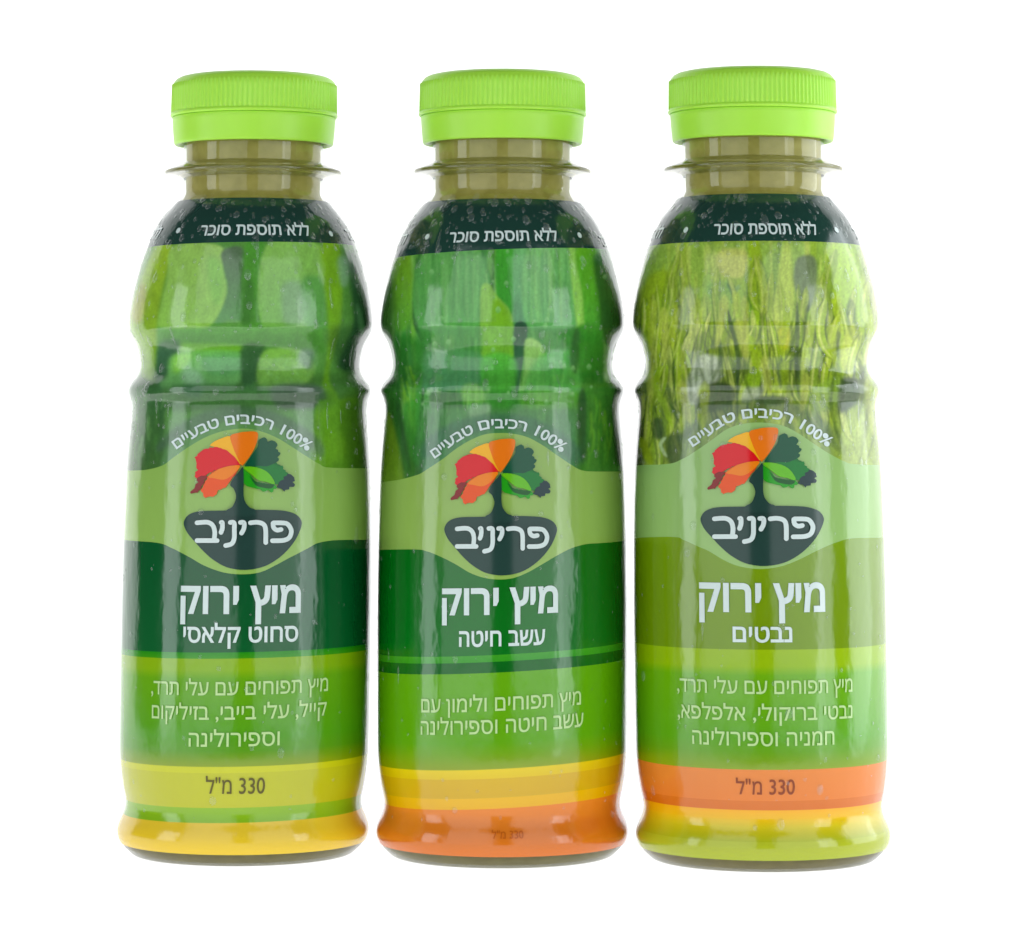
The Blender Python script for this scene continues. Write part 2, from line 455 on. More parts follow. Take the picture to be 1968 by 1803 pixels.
# ------------------------------------------------------------------ print: the pictures on the sleeves, painted as colour fields
class Paint:
    def __init__(s, x0, y0, w, h, zx, zy, zs):
        s.x0, s.y0 = x0, y0; s.zx, s.zy, s.zs = zx, zy, zs
        s.img = np.zeros((h, w, 3)); s.h, s.w = h, w
        s.Y, s.X = np.mgrid[0:h, 0:w].astype(float)
    def px(s, pts):
        P = np.array(pts, float)
        return np.stack([s.zx + P[:, 0] / s.zs - s.x0, s.zy + P[:, 1] / s.zs - s.y0], 1)
    @staticmethod
    def blur(a, sg):
        if sg <= 0.05: return a
        n = int(3 * sg) + 1
        k = np.exp(-0.5 * (np.arange(-n, n + 1) / sg) ** 2); k /= k.sum()
        p = np.pad(a, ((n, n), (n, n)) + ((0, 0),) * (a.ndim - 2), mode='edge')
        t = sum(k[i] * p[i:i + a.shape[0], :] for i in range(2 * n + 1))
        return sum(k[i] * t[:, i:i + a.shape[1]] for i in range(2 * n + 1))
    def mask(s, P, feather):
        m = np.zeros((s.h, s.w), bool)
        x, y = s.X + 0.5, s.Y + 0.5
        for (xa, ya), (xb, yb) in zip(P, np.roll(P, -1, 0)):
            if ya == yb: continue
            c = ((ya > y) != (yb > y)) & (x < (xb - xa) * (y - ya) / (yb - ya) + xa)
            m ^= c
        return s.blur(m.astype(float), feather)
    def poly(s, pts, ct, cb=None, feather=3.0, alpha=1.0, smoothn=5):
        P = s.px(pts)
        if smoothn: P = spline(P, smoothn, True)
        m = s.mask(P, feather * 0.55)[..., None] * alpha
        a = lin(ct); b = lin(cb if cb is not None else ct)
        t = np.clip((s.Y - P[:, 1].min()) / max(1, np.ptp(P[:, 1])), 0, 1)[..., None]
        s.img = s.img * (1 - m) + (a * (1 - t) + b * t) * m
    def stroke(s, pts, w0, w1, c, feather=1.0, alpha=1.0):
        P = spline(s.px(pts), 8)
        n = len(P); ws = np.linspace(w0, w1, n) / s.zs / 2 * np.clip(np.sin(np.linspace(0.02, math.pi - 0.02, n)) * 1.7, 0, 1)
        T = np.gradient(P, axis=0); T /= np.linalg.norm(T, axis=1, keepdims=True) + 1e-9
        N = np.stack([-T[:, 1], T[:, 0]], 1)
        Q = np.concatenate([P + N * ws[:, None], (P - N * ws[:, None])[::-1]])
        x0, x1 = int(max(0, Q[:, 0].min() - 8)), int(min(s.w, Q[:, 0].max() + 9)); y0, y1 = int(max(0, Q[:, 1].min() - 8)), int(min(s.h, Q[:, 1].max() + 9))
        if x1 <= x0 or y1 <= y0: return
        sub = Paint.__new__(Paint); sub.h, sub.w = y1 - y0, x1 - x0; sub.X, sub.Y = s.X[y0:y1, x0:x1], s.Y[y0:y1, x0:x1]
        m = sub.mask(Q, feather * 0.6)[..., None] * alpha
        s.img[y0:y1, x0:x1] = s.img[y0:y1, x0:x1] * (1 - m) + lin(c) * m
    def noise(s, amp, sx, sy, seed):
        r = np.random.default_rng(seed).normal(size=(s.h, s.w))
        n = max(1, int(3 * max(sx, sy)))
        def b1(a, sg, ax):
            k = np.exp(-0.5 * (np.arange(-int(3 * sg) - 1, int(3 * sg) + 2) / sg) ** 2); k /= k.sum()
            return np.apply_along_axis(lambda v: np.convolve(np.pad(v, len(k) // 2, mode='wrap'), k, 'valid'), ax, a)
        r = b1(b1(r, sy, 0), sx, 1); r /= r.std()
        s.img = np.clip(s.img * (1 + amp * r[..., None]), 0, 1)
    def gain(s, g, lift=0.012): s.img = np.clip(s.img * g + lift, 0, 1)
    def stalk(s, pts, w, c, edge, hi=None, alpha=.9):
        s.stroke(pts, w * 1.5, w * 1.2, edge, 1.6, alpha * .75)
        s.stroke(pts, w, w * .75, c, 1.2, alpha)
        if hi: s.stroke([(x - w * .15, y) for x, y in pts], w * .3, w * .2, hi, 1.2, alpha * .8)
    def sample(s, x, y):
        u = np.clip(x - s.x0, 0, s.w - 1.001); v = np.clip(y - s.y0, 0, s.h - 1.001)
        i, j = u.astype(int), v.astype(int); fu, fv = (u - i)[..., None], (v - j)[..., None]
        I = s.img
        return (I[j, i] * (1 - fu) + I[j, i + 1] * fu) * (1 - fv) + (I[j + 1, i] * (1 - fu) + I[j + 1, i + 1] * fu) * fv

def picture_leaves():
    p = Paint(222, 455, 520, 490, 220, 460, 3.785)
    p.img[:] = lin((82, 142, 52))
    P = p.poly
    P([(0, 1000), (2000, 1000), (2000, 1900), (0, 1900)], (66, 118, 44), (62, 112, 40), 14, 1, 0)
    P([(60, 700), (300, 60), (420, 60), (350, 400), (315, 650), (300, 950), (250, 1060), (180, 980)], (150, 186, 30), (104, 150, 26), 6)
    P([(120, 560), (200, 330), (230, 420), (190, 620)], (160, 150, 30), None, 5, .6)
    P([(430, 60), (770, 60), (790, 220), (818, 370), (790, 500), (700, 640), (600, 665), (335, 660), (340, 500), (385, 300)], (146, 190, 84), (126, 178, 64), 2.0)
    P([(680, 150), (775, 180), (800, 380), (740, 500), (690, 350)], (112, 180, 60), None, 8, .6)
    P([(785, 100), (950, 100), (960, 560), (830, 600), (740, 630), (810, 450), (826, 350), (797, 230)], (78, 104, 70), (76, 140, 62), 2.5)
    P([(950, 60), (1100, 60), (1090, 660), (940, 660)], (72, 146, 38), (66, 132, 34), 5)
    P([(955, 330), (1010, 330), (1000, 600), (930, 640)], (54, 112, 34), None, 5, .8)
    P([(1105, 60), (1500, 60), (1530, 400), (1510, 660), (1085, 660)], (132, 186, 78), (104, 166, 62), 3)
    P([(1225, 350), (1370, 340), (1380, 600), (1240, 620)], (118, 160, 108), None, 8, .8)
    P([(1370, 300), (1540, 330), (1530, 660), (1390, 640)], (78, 150, 62), None, 7, .8)
    P([(1500, 70), (1640, 70), (1650, 600), (1560, 1000), (1640, 1200), (1720, 1720), (1500, 1720), (1500, 1200), (1560, 700)], (120, 172, 16), (84, 146, 8), 5)
    P([(1690, 100), (1900, 300), (1950, 800), (1760, 960), (1630, 920), (1740, 600)], (44, 98, 50), (18, 66, 34), 6)
    P([(1630, 150), (1700, 160), (1700, 330), (1650, 340)], (128, 170, 130), None, 5, .7)
    P([(1760, 480), (1800, 560), (1820, 700), (1790, 690)], (90, 150, 90), None, 4, .7)
    P([(310, 655), (1520, 650), (1530, 840), (320, 860)], (78, 148, 46), (62, 128, 30), 4, .9, 0)
    P([(440, 770), (900, 780), (880, 830), (450, 825)], (104, 172, 16), None, 4, .9)
    P([(330, 770), (480, 760), (400, 1000), (330, 1130), (300, 1000)], (48, 92, 60), (44, 96, 50), 5)
    P([(450, 850), (900, 835), (950, 1000), (800, 1090), (350, 1090), (390, 1000)], (104, 178, 74), (104, 168, 92), 6)
    P([(440, 860), (560, 850), (500, 960), (430, 980)], (128, 194, 54), None, 6, .8)
    P([(500, 960), (620, 980), (640, 1080), (520, 1070)], (150, 196, 150), None, 8, .8)
    P([(640, 870), (920, 860), (930, 980), (700, 1000)], (84, 152, 84), None, 9, .8)
    P([(930, 790), (1090, 790), (1060, 960), (1000, 1090), (930, 1080)], (40, 88, 36), (46, 96, 46), 5)
    P([(1090, 830), (1350, 820), (1460, 950), (1350, 1090), (1060, 1090)], (122, 182, 64), (108, 164, 66), 4)
    for k in range(60):
        x, y = random.uniform(1080, 1430), random.uniform(840, 1080)
        p.stroke([(x, y), (x + random.uniform(-20, 20), y + 14), (x + random.uniform(-40, 40), y + 34)], 12, 6, random.choice([(150, 204, 90), (84, 142, 52), (130, 190, 100)]), 1.2, .5)
    P([(1360, 820), (1450, 830), (1430, 960), (1340, 900)], (92, 120, 104), None, 7, .7)
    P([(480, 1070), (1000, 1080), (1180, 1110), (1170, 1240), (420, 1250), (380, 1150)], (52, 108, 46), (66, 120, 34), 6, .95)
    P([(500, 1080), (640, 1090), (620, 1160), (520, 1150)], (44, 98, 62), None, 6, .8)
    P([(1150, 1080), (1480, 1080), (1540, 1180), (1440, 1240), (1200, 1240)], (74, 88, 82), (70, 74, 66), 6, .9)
    P([(120, 1060), (320, 1090), (375, 1300), (385, 1500), (330, 1680), (60, 1720)], (44, 96, 42), (52, 96, 30), 5)
    for k in range(26):
        x = random.uniform(120, 370); y = random.uniform(1120, 1500); l = random.uniform(60, 220)
        p.stroke([(x, y), (x - 10, y + l / 2), (x + random.uniform(-30, 20), y + l)], random.uniform(10, 26), 6, random.choice([(86, 142, 62), (34, 80, 40), (104, 156, 84), (62, 120, 44)]), 2.0, .6)
    P([(370, 1255), (1480, 1250), (1520, 1560), (1480, 1900), (300, 1900), (360, 1560)], (84, 140, 60), (84, 130, 84), 6, .92, 0)
    P([(840, 1240), (1150, 1240), (1180, 1300), (820, 1300)], (56, 112, 30), None, 9, .7)
    P([(1470, 1220), (1600, 1190), (1850, 1230), (1880, 1900), (1440, 1900), (1440, 1600)], (98, 158, 4), (66, 118, 0), 4)
    P([(1640, 1200), (1950, 1150), (1950, 1900), (1760, 1900)], (58, 106, 4), (46, 92, 0), 12, .75)
    P([(1440, 1560), (1600, 1400), (1680, 1560), (1500, 1680)], (110, 168, 10), None, 12, .5)
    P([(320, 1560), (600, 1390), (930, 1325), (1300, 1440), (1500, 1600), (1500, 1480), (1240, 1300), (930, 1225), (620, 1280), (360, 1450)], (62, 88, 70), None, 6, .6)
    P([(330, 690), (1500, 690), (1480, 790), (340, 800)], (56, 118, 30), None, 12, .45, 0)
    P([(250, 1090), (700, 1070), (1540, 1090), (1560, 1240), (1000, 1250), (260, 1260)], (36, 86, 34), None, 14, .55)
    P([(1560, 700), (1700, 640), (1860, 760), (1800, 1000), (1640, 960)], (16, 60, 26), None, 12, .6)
    p.img = Paint.blur(p.img, 1.6)
    p.gain(1.14)
    p.noise(.035, 4, 7, 1); p.noise(.04, 1.0, 1.4, 2)
    return p

def picture_grass():
    p = Paint(712, 455, 520, 490, 710, 460, 3.756)
    p.img[:] = lin((56, 138, 46))
    P = p.poly
    rr = random.Random(5)
    for k in range(110):
        x = rr.uniform(60, 1900); w = rr.uniform(30, 120); dx = rr.uniform(-50, 50)
        c = rr.choice([(52, 132, 44), (72, 156, 56), (92, 168, 60), (42, 116, 40), (110, 176, 50), (64, 146, 70), (60, 140, 36)])
        p.stroke([(x, rr.uniform(-200, 700)), (x + dx * .4, 800), (x + dx, rr.uniform(900, 1900))], w, w * .7, c, 3, .45)
    for k in range(46):
        x = rr.uniform(90, 1850); y = rr.uniform(-100, 900); l = rr.uniform(500, 1000); dx = rr.uniform(-60, 60)
        p.stalk([(x, y), (x + dx * .3, y + l * .5), (x + dx, y + l)], rr.uniform(34, 80), rr.choice([(70, 160, 56), (96, 176, 60), (56, 146, 52), (112, 184, 66)]), (24, 84, 30), (150, 206, 110), .6)
    P([(170, 120), (300, 120), (300, 600), (180, 640)], (116, 166, 18), (74, 150, 30), 6)
    P([(60, 500), (170, 300), (190, 700), (130, 760)], (60, 104, 20), (40, 90, 24), 8, .8)
    p.stroke([(345, 130), (335, 400), (335, 620), (390, 760), (400, 1000), (350, 1500)], 46, 20, (24, 84, 30), 2, .9)
    P([(370, 140), (800, 110), (790, 640), (360, 650)], (88, 160, 72), (74, 158, 62), 4, .85)
    for k in range(24):
        x = rr.uniform(390, 790)
        p.stroke([(x, 100), (x + rr.uniform(-14, 14), 380), (x + rr.uniform(-20, 20), 650)], rr.uniform(8, 26), 10, rr.choice([(112, 180, 92), (62, 140, 54), (94, 172, 70)]), 2.2, .5)
    P([(920, 40), (1050, 40), (1045, 520), (930, 500)], (58, 158, 30), (52, 148, 36), 2)
    P([(810, 360), (870, 340), (920, 420), (1010, 520), (1040, 640), (1040, 860), (820, 870), (800, 600)], (128, 184, 62), (108, 172, 34), 3)
    P([(900, 470), (980, 500), (1020, 620), (1030, 840), (880, 830)], (112, 172, 10), (100, 164, 22), 4)
    P([(1045, 60), (1140, 60), (1140, 640), (1050, 640)], (106, 182, 96), (58, 130, 78), 3)
    P([(1140, 90), (1440, 90), (1500, 500), (1480, 640), (1140, 640)], (118, 184, 98), (84, 166, 78), 4)
    for k in range(20):
        x = rr.uniform(1140, 1460)
        p.stroke([(x, 90), (x + rr.uniform(-10, 24), 380), (x + rr.uniform(-14, 34), 640)], rr.uniform(8, 30), 10, rr.choice([(132, 192, 88), (80, 156, 84), (104, 176, 72), (60, 136, 60)]), 2.2, .5)
    P([(1440, 80), (1490, 90), (1560, 500), (1545, 660), (1500, 640)], (140, 200, 80), None, 3)
    P([(1490, 90), (1640, 100), (1680, 640), (1560, 640), (1540, 420)], (98, 176, 18), (58, 156, 36), 4)
    P([(1620, 130), (1760, 200), (1900, 500), (1900, 800), (1690, 760), (1660, 500)], (38, 104, 28), (24, 82, 14), 6)
    P([(350, 650), (1500, 650), (1500, 830), (390, 830)], (44, 128, 40), (48, 132, 38), 5, .75, 0)
    P([(820, 640), (1040, 640), (1040, 850), (820, 850)], (104, 168, 30), None, 5, .9, 0)
    P([(1050, 630), (1140, 630), (1130, 800), (1100, 960), (1080, 1100), (1060, 1110), (1045, 860)], (28, 74, 44), (48, 110, 60), 2)
    P([(1130, 740), (1230, 760), (1270, 870), (1200, 1010), (1100, 1110), (1120, 960)], (142, 190, 96), (116, 184, 76), 3)
    P([(1240, 850), (1500, 840), (1510, 1110), (1130, 1110)], (74, 172, 66), (86, 170, 66), 7, .8)
    P([(400, 830), (790, 830), (790, 1060), (420, 1100), (390, 1000)], (70, 142, 72), (74, 144, 92), 6, .85)
    P([(820, 860), (1040, 860), (1040, 1110), (830, 1080)], (78, 180, 50), (60, 152, 34), 6, .9)
    P([(680, 1070), (760, 1055), (830, 1110), (860, 1180), (740, 1200), (660, 1160)], (120, 178, 84), (96, 160, 50), 5, .7)
    P([(430, 1110), (660, 1110), (690, 1240), (440, 1250)], (34, 92, 40), (48, 104, 36), 5, .8, 0)
    P([(860, 1110), (1130, 1120), (1120, 1260), (880, 1250)], (40, 124, 22), None, 5, .9)
    P([(1130, 1120), (1500, 1120), (1520, 1250), (1150, 1260)], (76, 148, 32), None, 6, .8)
    P([(200, 700), (380, 760), (380, 1000), (300, 1100), (230, 1100), (180, 900)], (32, 124, 24), (34, 110, 24), 7, .8)
    for k in range(16):
        x = rr.uniform(220, 370); y = rr.uniform(880, 1300)
        p.stroke([(x, y), (x + 10, y + 40), (x + 24, y + 110)], 16, 8, rr.choice([(124, 190, 30), (70, 158, 34), (110, 180, 60)]), 2, .6)
    P([(90, 1000), (240, 1100), (240, 1300), (380, 1500), (380, 1900), (60, 1900)], (26, 96, 20), (30, 88, 14), 6, .9)
    P([(80, 1350), (160, 1300), (260, 1900), (60, 1900)], (104, 142, 8), (98, 138, 0), 5, .9)
    p.stroke([(200, 1150), (240, 1400), (300, 1700)], 40, 30, (20, 74, 24), 4, .8)
    P([(240, 1240), (370, 1200), (400, 1500), (330, 1650)], (50, 146, 28), (30, 112, 30), 5, .7)
    P([(390, 1240), (1510, 1230), (1510, 1650), (1450, 1900), (380, 1900)], (64, 126, 54), (66, 124, 84), 6, .8, 0)
    P([(720, 1230), (860, 1200), (860, 1260), (740, 1300)], (120, 160, 110), None, 5, .7)
    P([(1500, 640), (1660, 640), (1700, 900), (1640, 1060), (1540, 1040), (1490, 800)], (44, 136, 24), (34, 120, 20), 6)
    P([(1480, 680), (1520, 680), (1500, 980), (1450, 900)], (20, 82, 26), None, 4, .8)
    P([(1540, 1080), (1660, 1040), (1850, 1120), (1850, 1900), (1500, 1900)], (48, 122, 26), (46, 112, 10), 6)
    p.stroke([(1540, 1080), (1535, 1350), (1540, 1640)], 70, 60, (22, 70, 28), 4, .85)
    p.stroke([(1800, 1040), (1790, 1300), (1800, 1650)], 60, 60, (24, 56, 8), 6, .8)
    for k in range(22):
        x = rr.uniform(1580, 1760); y = rr.uniform(1060, 1500)
        p.stroke([(x, y), (x + 8, y + 90), (x - 6, y + 200)], rr.uniform(8, 22), 6, rr.choice([(86, 160, 30), (34, 100, 18), (100, 164, 20)]), 2, .6)
    P([(400, 1600), (640, 1460), (950, 1385), (1250, 1470), (1500, 1640), (1500, 1500), (1250, 1330), (950, 1270), (620, 1330), (400, 1470)], (48, 96, 72), None, 6, .55)
    for k in range(34):
        x, y = rr.uniform(150, 1750), rr.uniform(100, 1250); q = rr.uniform(8, 20)
        p.poly([(x - q, y), (x, y - q * 1.3), (x + q, y), (x, y + q * 1.3)], (150, 206, 130), (80, 160, 70), .8, .55)
    p.img = Paint.blur(p.img, 1.0)
    p.gain(1.08)
    p.noise(.05, 2, 9, 3); p.noise(.04, 1.0, 1.4, 4)
    return p

def picture_sprouts():
    p = Paint(1192, 450, 520, 490, 1190, 460, 3.756)
    p.img[:] = lin((134, 166, 66))
    P = p.poly
    rr = random.Random(9)
    P([(180, 30), (1900, 30), (1900, 620), (150, 620)], (140, 184, 78), (136, 180, 66), 6, 1, 0)
    for k in range(150):
        x = rr.uniform(100, 1850); w = rr.uniform(16, 70); dx = rr.uniform(-70, 70); y = rr.uniform(-60, 520); l = rr.uniform(150, 420)
        p.stroke([(x, y), (x + dx * .3, y + l / 2), (x + dx, y + l)], w, w * .4, rr.choice([(168, 200, 84), (120, 160, 54), (186, 212, 112), (146, 184, 40), (104, 146, 66), (158, 190, 60)]), 2.5, .5)
    P([(140, 640), (200, 300), (380, 260), (390, 640), (300, 720)], (140, 176, 24), (136, 170, 8), 6, .9)
    P([(720, 100), (920, 100), (900, 280), (730, 260)], (190, 204, 116), None, 5, .8)
    P([(640, 330), (800, 320), (800, 480), (660, 440)], (112, 170, 84), None, 6, .6)
    p.stroke([(780, 330), (815, 400), (815, 480)], 30, 22, (66, 122, 76), 2, .7)
    p.stroke([(870, 340), (840, 400), (820, 480)], 34, 16, (124, 172, 112), 2, .7)
    P([(930, 60), (1020, 60), (1020, 640), (940, 640), (960, 350)], (146, 188, 16), (134, 180, 16), 3, .9)
    P([(880, 480), (960, 440), (960, 640), (870, 640)], (88, 148, 12), None, 4, .85)
    P([(1180, 80), (1240, 80), (1250, 600), (1090, 620), (1140, 350)], (178, 208, 92), None, 5, .8)
    P([(1290, 150), (1420, 150), (1420, 400), (1360, 540), (1300, 460), (1260, 300)], (100, 124, 96), (112, 140, 108), 4, .95)
    P([(1395, 520), (1470, 460), (1520, 600), (1400, 640)], (184, 202, 124), None, 5, .8)
    P([(1500, 90), (1690, 90), (1770, 560), (1560, 620), (1530, 350)], (156, 200, 40), (150, 196, 40), 5, .9)
    P([(1760, 60), (1950, 60), (1950, 1200), (1800, 900), (1820, 600)], (176, 190, 160), (170, 184, 140), 8, .8)
    P([(80, 620), (150, 400), (140, 700), (240, 780), (180, 900), (60, 760)], (52, 74, 30), (34, 66, 22), 7, .85)
    P([(150, 650), (220, 640), (230, 700), (180, 720)], (150, 176, 150), None, 3, .8)
    # stems running down from the crease
    P([(200, 640), (1860, 630), (1800, 860), (280, 880)], (128, 162, 28), (122, 152, 36), 7, .7, 0)
    P([(420, 640), (780, 630), (760, 760), (450, 800)], (122, 164, 18), (110, 138, 28), 7, .8)
    P([(240, 640), (450, 640), (440, 820), (290, 780)], (88, 112, 0), (92, 116, 0), 7, .8)
    for k in range(300):
        x = rr.uniform(120, 1900); w = rr.uniform(16, 64); dx = rr.uniform(-110, 110); y = rr.uniform(480, 1300); l = rr.uniform(200, 520)
        c = rr.choice([(150, 190, 30), (178, 206, 90), (72, 104, 40), (110, 150, 30), (192, 212, 130), (134, 174, 20), (100, 136, 48), (166, 196, 70), (158, 196, 40), (50, 78, 36)])
        dark = sum(c) < 240
        p.stroke([(x, y), (x + dx * .2 + rr.uniform(-24, 24), y + l * .5), (x + dx, y + l)], w * (.5 if dark else 1), w * .4, c, 2.0, .6 if dark else .65)
    for k in range(80):
        x = rr.uniform(110, 1880); y = rr.uniform(60, 1100); l = rr.uniform(300, 620); dx = rr.uniform(-110, 110); bow = rr.uniform(-60, 60)
        p.stalk([(x, y), (x + dx * .25 + bow, y + l * .4), (x + dx * .6 + bow, y + l * .75), (x + dx, y + l)], rr.uniform(26, 70),
                rr.choice([(154, 194, 30), (172, 204, 70), (138, 180, 16), (186, 212, 110), (128, 168, 44)]), (56, 86, 30), (200, 220, 130), .42 if y < 420 else .78)
    p.stroke([(785, 510), (810, 640), (850, 780), (860, 950), (850, 1150)], 36, 26, (54, 84, 40), 1.8, .9)
    p.stroke([(880, 640), (900, 760), (930, 860)], 60, 26, (66, 92, 44), 2.5, .9)
    p.stroke([(1285, 450), (1290, 700), (1280, 900), (1310, 1060)], 34, 30, (66, 96, 52), 2.2, .9)
    p.stroke([(930, 700), (980, 830), (1000, 960)], 70, 60, (136, 176, 8), 3, .9)
    p.stroke([(1180, 640), (1200, 720), (1180, 820)], 90, 60, (176, 190, 36), 4, .9)
    p.stroke([(1160, 850), (1160, 950), (1170, 1100)], 50, 30, (76, 110, 64), 3, .85)
    p.stroke([(1600, 650), (1570, 820), (1560, 960)], 30, 18, (70, 96, 40), 2, .85)
    p.stroke([(1700, 620), (1640, 800), (1620, 980)], 80, 60, (172, 198, 74), 3, .85)
    p.stroke([(1560, 850), (1600, 1000), (1600, 1180)], 50, 30, (158, 200, 30), 2, .85)
    P([(580, 850), (700, 860), (730, 960), (720, 1040), (580, 1100), (580, 1190), (500, 1190), (490, 1040), (530, 950)], (186, 206, 198), (178, 200, 204), 5, .95)
    P([(600, 1110), (700, 1040), (830, 1080), (840, 1180), (700, 1260), (560, 1240)], (40, 66, 30), (56, 84, 50), 5, .95)
    P([(910, 1090), (1040, 1080), (1020, 1150), (890, 1200)], (150, 172, 158), None, 4, .85)
    P([(930, 990), (1030, 960), (1020, 1070), (900, 1070)], (134, 184, 10), None, 5, .85)
    P([(1000, 1150), (1200, 1150), (1160, 1210), (1010, 1200)], (40, 64, 34), None, 4, .8)
    P([(1400, 1090), (1600, 1010), (1600, 1180), (1440, 1260)], (132, 178, 60), None, 6, .7)
    P([(1610, 1020), (1730, 1030), (1730, 1180), (1600, 1270), (1580, 1150)], (52, 78, 56), (56, 80, 62), 5, .95)
    P([(90, 960), (190, 920), (230, 1100), (100, 1150)], (40, 66, 34), None, 6, .8)
    P([(60, 1150), (150, 1130), (180, 1640), (60, 1700)], (40, 46, 24), (28, 30, 10), 7, .85)
    p.stroke([(300, 920), (260, 1060), (330, 1220), (390, 1380)], 60, 30, (146, 190, 30), 2, .9)
    p.stroke([(350, 1050), (380, 1200), (440, 1350)], 36, 20, (60, 96, 30), 2, .85)
    p.stroke([(150, 1440), (200, 1560), (240, 1640)], 70, 50, (134, 166, 10), 3, .9)
    P([(240, 1320), (310, 1310), (320, 1440), (260, 1450)], (36, 66, 44), None, 4, .85)
    P([(330, 1450), (450, 1420), (470, 1600), (360, 1640)], (44, 70, 40), None, 6, .8)
    p.stroke([(340, 1440), (300, 1500), (350, 1590)], 26, 20, (166, 196, 170), 2, .8)
    P([(460, 1330), (1500, 1330), (1560, 1640), (1500, 1900), (420, 1900)], (104, 140, 96), (84, 128, 92), 10, .5, 0)
    P([(450, 1480), (700, 1340), (1030, 1240), (1320, 1330), (1580, 1540), (1640, 1650), (1600, 1420), (1320, 1220), (1030, 1150), (700, 1230), (450, 1400)], (54, 88, 66), None, 7, .6)
    P([(1640, 1280), (1760, 1280), (1800, 1640), (1620, 1640)], (168, 196, 110), None, 9, .5)
    for k in range(34):
        x = rr.uniform(140, 1850); y = rr.uniform(420, 1050); l = rr.uniform(260, 520); dx = rr.uniform(-90, 90); bow = rr.uniform(-40, 40)
        p.stroke([(x, y), (x + dx * .3 + bow, y + l * .45), (x + dx, y + l)], rr.uniform(22, 58), 20, rr.choice([(44, 72, 26), (58, 92, 30), (74, 106, 20), (48, 84, 42)]), 3.0, .62)
    for k in range(22):
        x = rr.uniform(140, 1850); y = rr.uniform(380, 1050); l = rr.uniform(260, 480); dx = rr.uniform(-90, 90)
        p.stroke([(x, y), (x + dx * .3, y + l * .45), (x + dx, y + l)], rr.uniform(50, 100), 30, rr.choice([(140, 178, 10), (158, 190, 34), (178, 200, 90)]), 3.0, .6)
    P([(180, 1060), (520, 1120), (1000, 1180), (1500, 1100), (1820, 1060), (1800, 1250), (1000, 1300), (200, 1280)], (50, 78, 34), None, 16, .4)
    p.gain(1.02)
    p.img = p.img * np.array([1.12, 1.0, 0.72])      # the sprout print leans to yellow
    p.noise(.06, 1.4, 5, 5); p.noise(.06, 1.0, 1.2, 6)
    return p

# ------------------------------------------------------------------ print: bands of each sleeve
ARCH = [[(253,907.6),(281,906),(311.5,898),(331,884),(358.7,864.6),(392,845),(425,832.7),(464,827),(497,831),(530.6,843.8),(561,862),(589,880),(613.8,895),(636,902),(702.5,903)],
        [(735,929.7),(765,925.6),(801.5,916),(821,905),(848.7,886.8),(876,866),(904,849),(932,838),(959.6,835.5),(987,837),(1015,844),(1043,859),(1070.5,878),(1098,896.5),(1120,907.6),(1153.7,909.5),(1195,909)],
        [(1219,897),(1276.5,895.5),(1311,885.4),(1340,868),(1368.8,848),(1397.6,827.8),(1429,817.7),(1464,815.4),(1501.4,820.6),(1530,833.5),(1565,856.6),(1593.7,875),(1622.5,889.8),(1645.6,895.5),(1691.7,897)]]
WAVE = [[(248,1042),(300,1046),(331,1057),(364,1074),(392,1090),(428,1103),(464,1107),(500,1103),(530.6,1089),(553,1077),(591.6,1057),(614,1046),(652.6,1041),(705,1040.7)],
        [(731,1060),(793,1059),(821,1063),(848.7,1074),(876,1088),(904,1104.5),(932,1114),(959.6,1117),(987,1114),(1015,1103),(1037,1090.6),(1070.5,1071),(1098,1057),(1126,1049),(1153.7,1047),(1195,1043)],
        [(1223,1036.8),(1291,1035),(1314,1041),(1340,1052.7),(1363,1062.8),(1391.8,1080),(1420.7,1091.6),(1461,1096.8),(1501.4,1091.6),(1536,1078.6),(1573.5,1060),(1608,1045.5),(1640,1037.7),(1688,1036.8)]]
TILT = [0.0005, 0.0016, 0.0]
DARK = (28, 64, 54)
# (front row, colour at the top, colour at the bottom) down the sleeve, below the wave
BANDS = [
 [('wave', (0, 84, 38), (4, 92, 40)), (1257, (30, 140, 12), (60, 150, 10)), (1269, (138, 178, 4), (134, 178, 6)), (1291, (134, 178, 6), (102, 166, 8)),
  (1308, (102, 166, 8), (82, 156, 14)), (1420, (82, 156, 14), (88, 152, 12)), (1447, (88, 152, 12), (134, 156, 4)), (1477, (198, 202, 10), (198, 200, 14)),
  (1489, (188, 190, 20), (184, 186, 22)), (1556, (138, 182, 20), (130, 180, 22)), (1585, (234, 198, 48), (228, 192, 26))],
 [('wave', (0, 108, 18), (0, 114, 22)), (1261.5, (58, 158, 28), (50, 154, 26)), (1274.5, (0, 102, 18), (0, 100, 20)), (1295.5, (100, 170, 4), (96, 166, 4)),
  (1430, (96, 166, 4), (110, 164, 2)), (1450, (110, 164, 2), (136, 158, 0)), (1481, (226, 200, 0), (222, 190, 0)), (1499, (212, 172, 6), (208, 166, 8)),
  (1536, (228, 178, 0), (228, 172, 0)), (1557, (228, 128, 34), (214, 110, 14))],
 [('wave', (120, 154, 2), (116, 148, 2)), (1252, (152, 186, 0), (148, 186, 0)), (1284, (148, 186, 0), (108, 172, 4)), (1302, (108, 172, 4), (92, 164, 16)),
  (1425, (92, 164, 16), (100, 160, 14)), (1449, (100, 160, 14), (132, 160, 6)), (1483, (228, 130, 46), (224, 122, 38)), (1543, (212, 110, 20), (210, 106, 14)),
  (1561, (238, 170, 4), (234, 182, 6)), (1578, (234, 186, 10), (214, 196, 20)), (1595, (214, 196, 20), (170, 180, 16)), (1622, (178, 188, 34), (164, 178, 24))]]
PALE = [((144, 184, 86), (146, 186, 86)), ((146, 182, 84), (148, 184, 84)), ((152, 192, 110), (152, 192, 108))]

# columns of the sleeve: fine on the half that faces the front
_f = np.arcsin(np.linspace(-0.9995, 0.9995, 331))
TH = np.concatenate([_f, np.linspace(_f[-1], 2 * math.pi + _f[0], 44)[1:-1]])

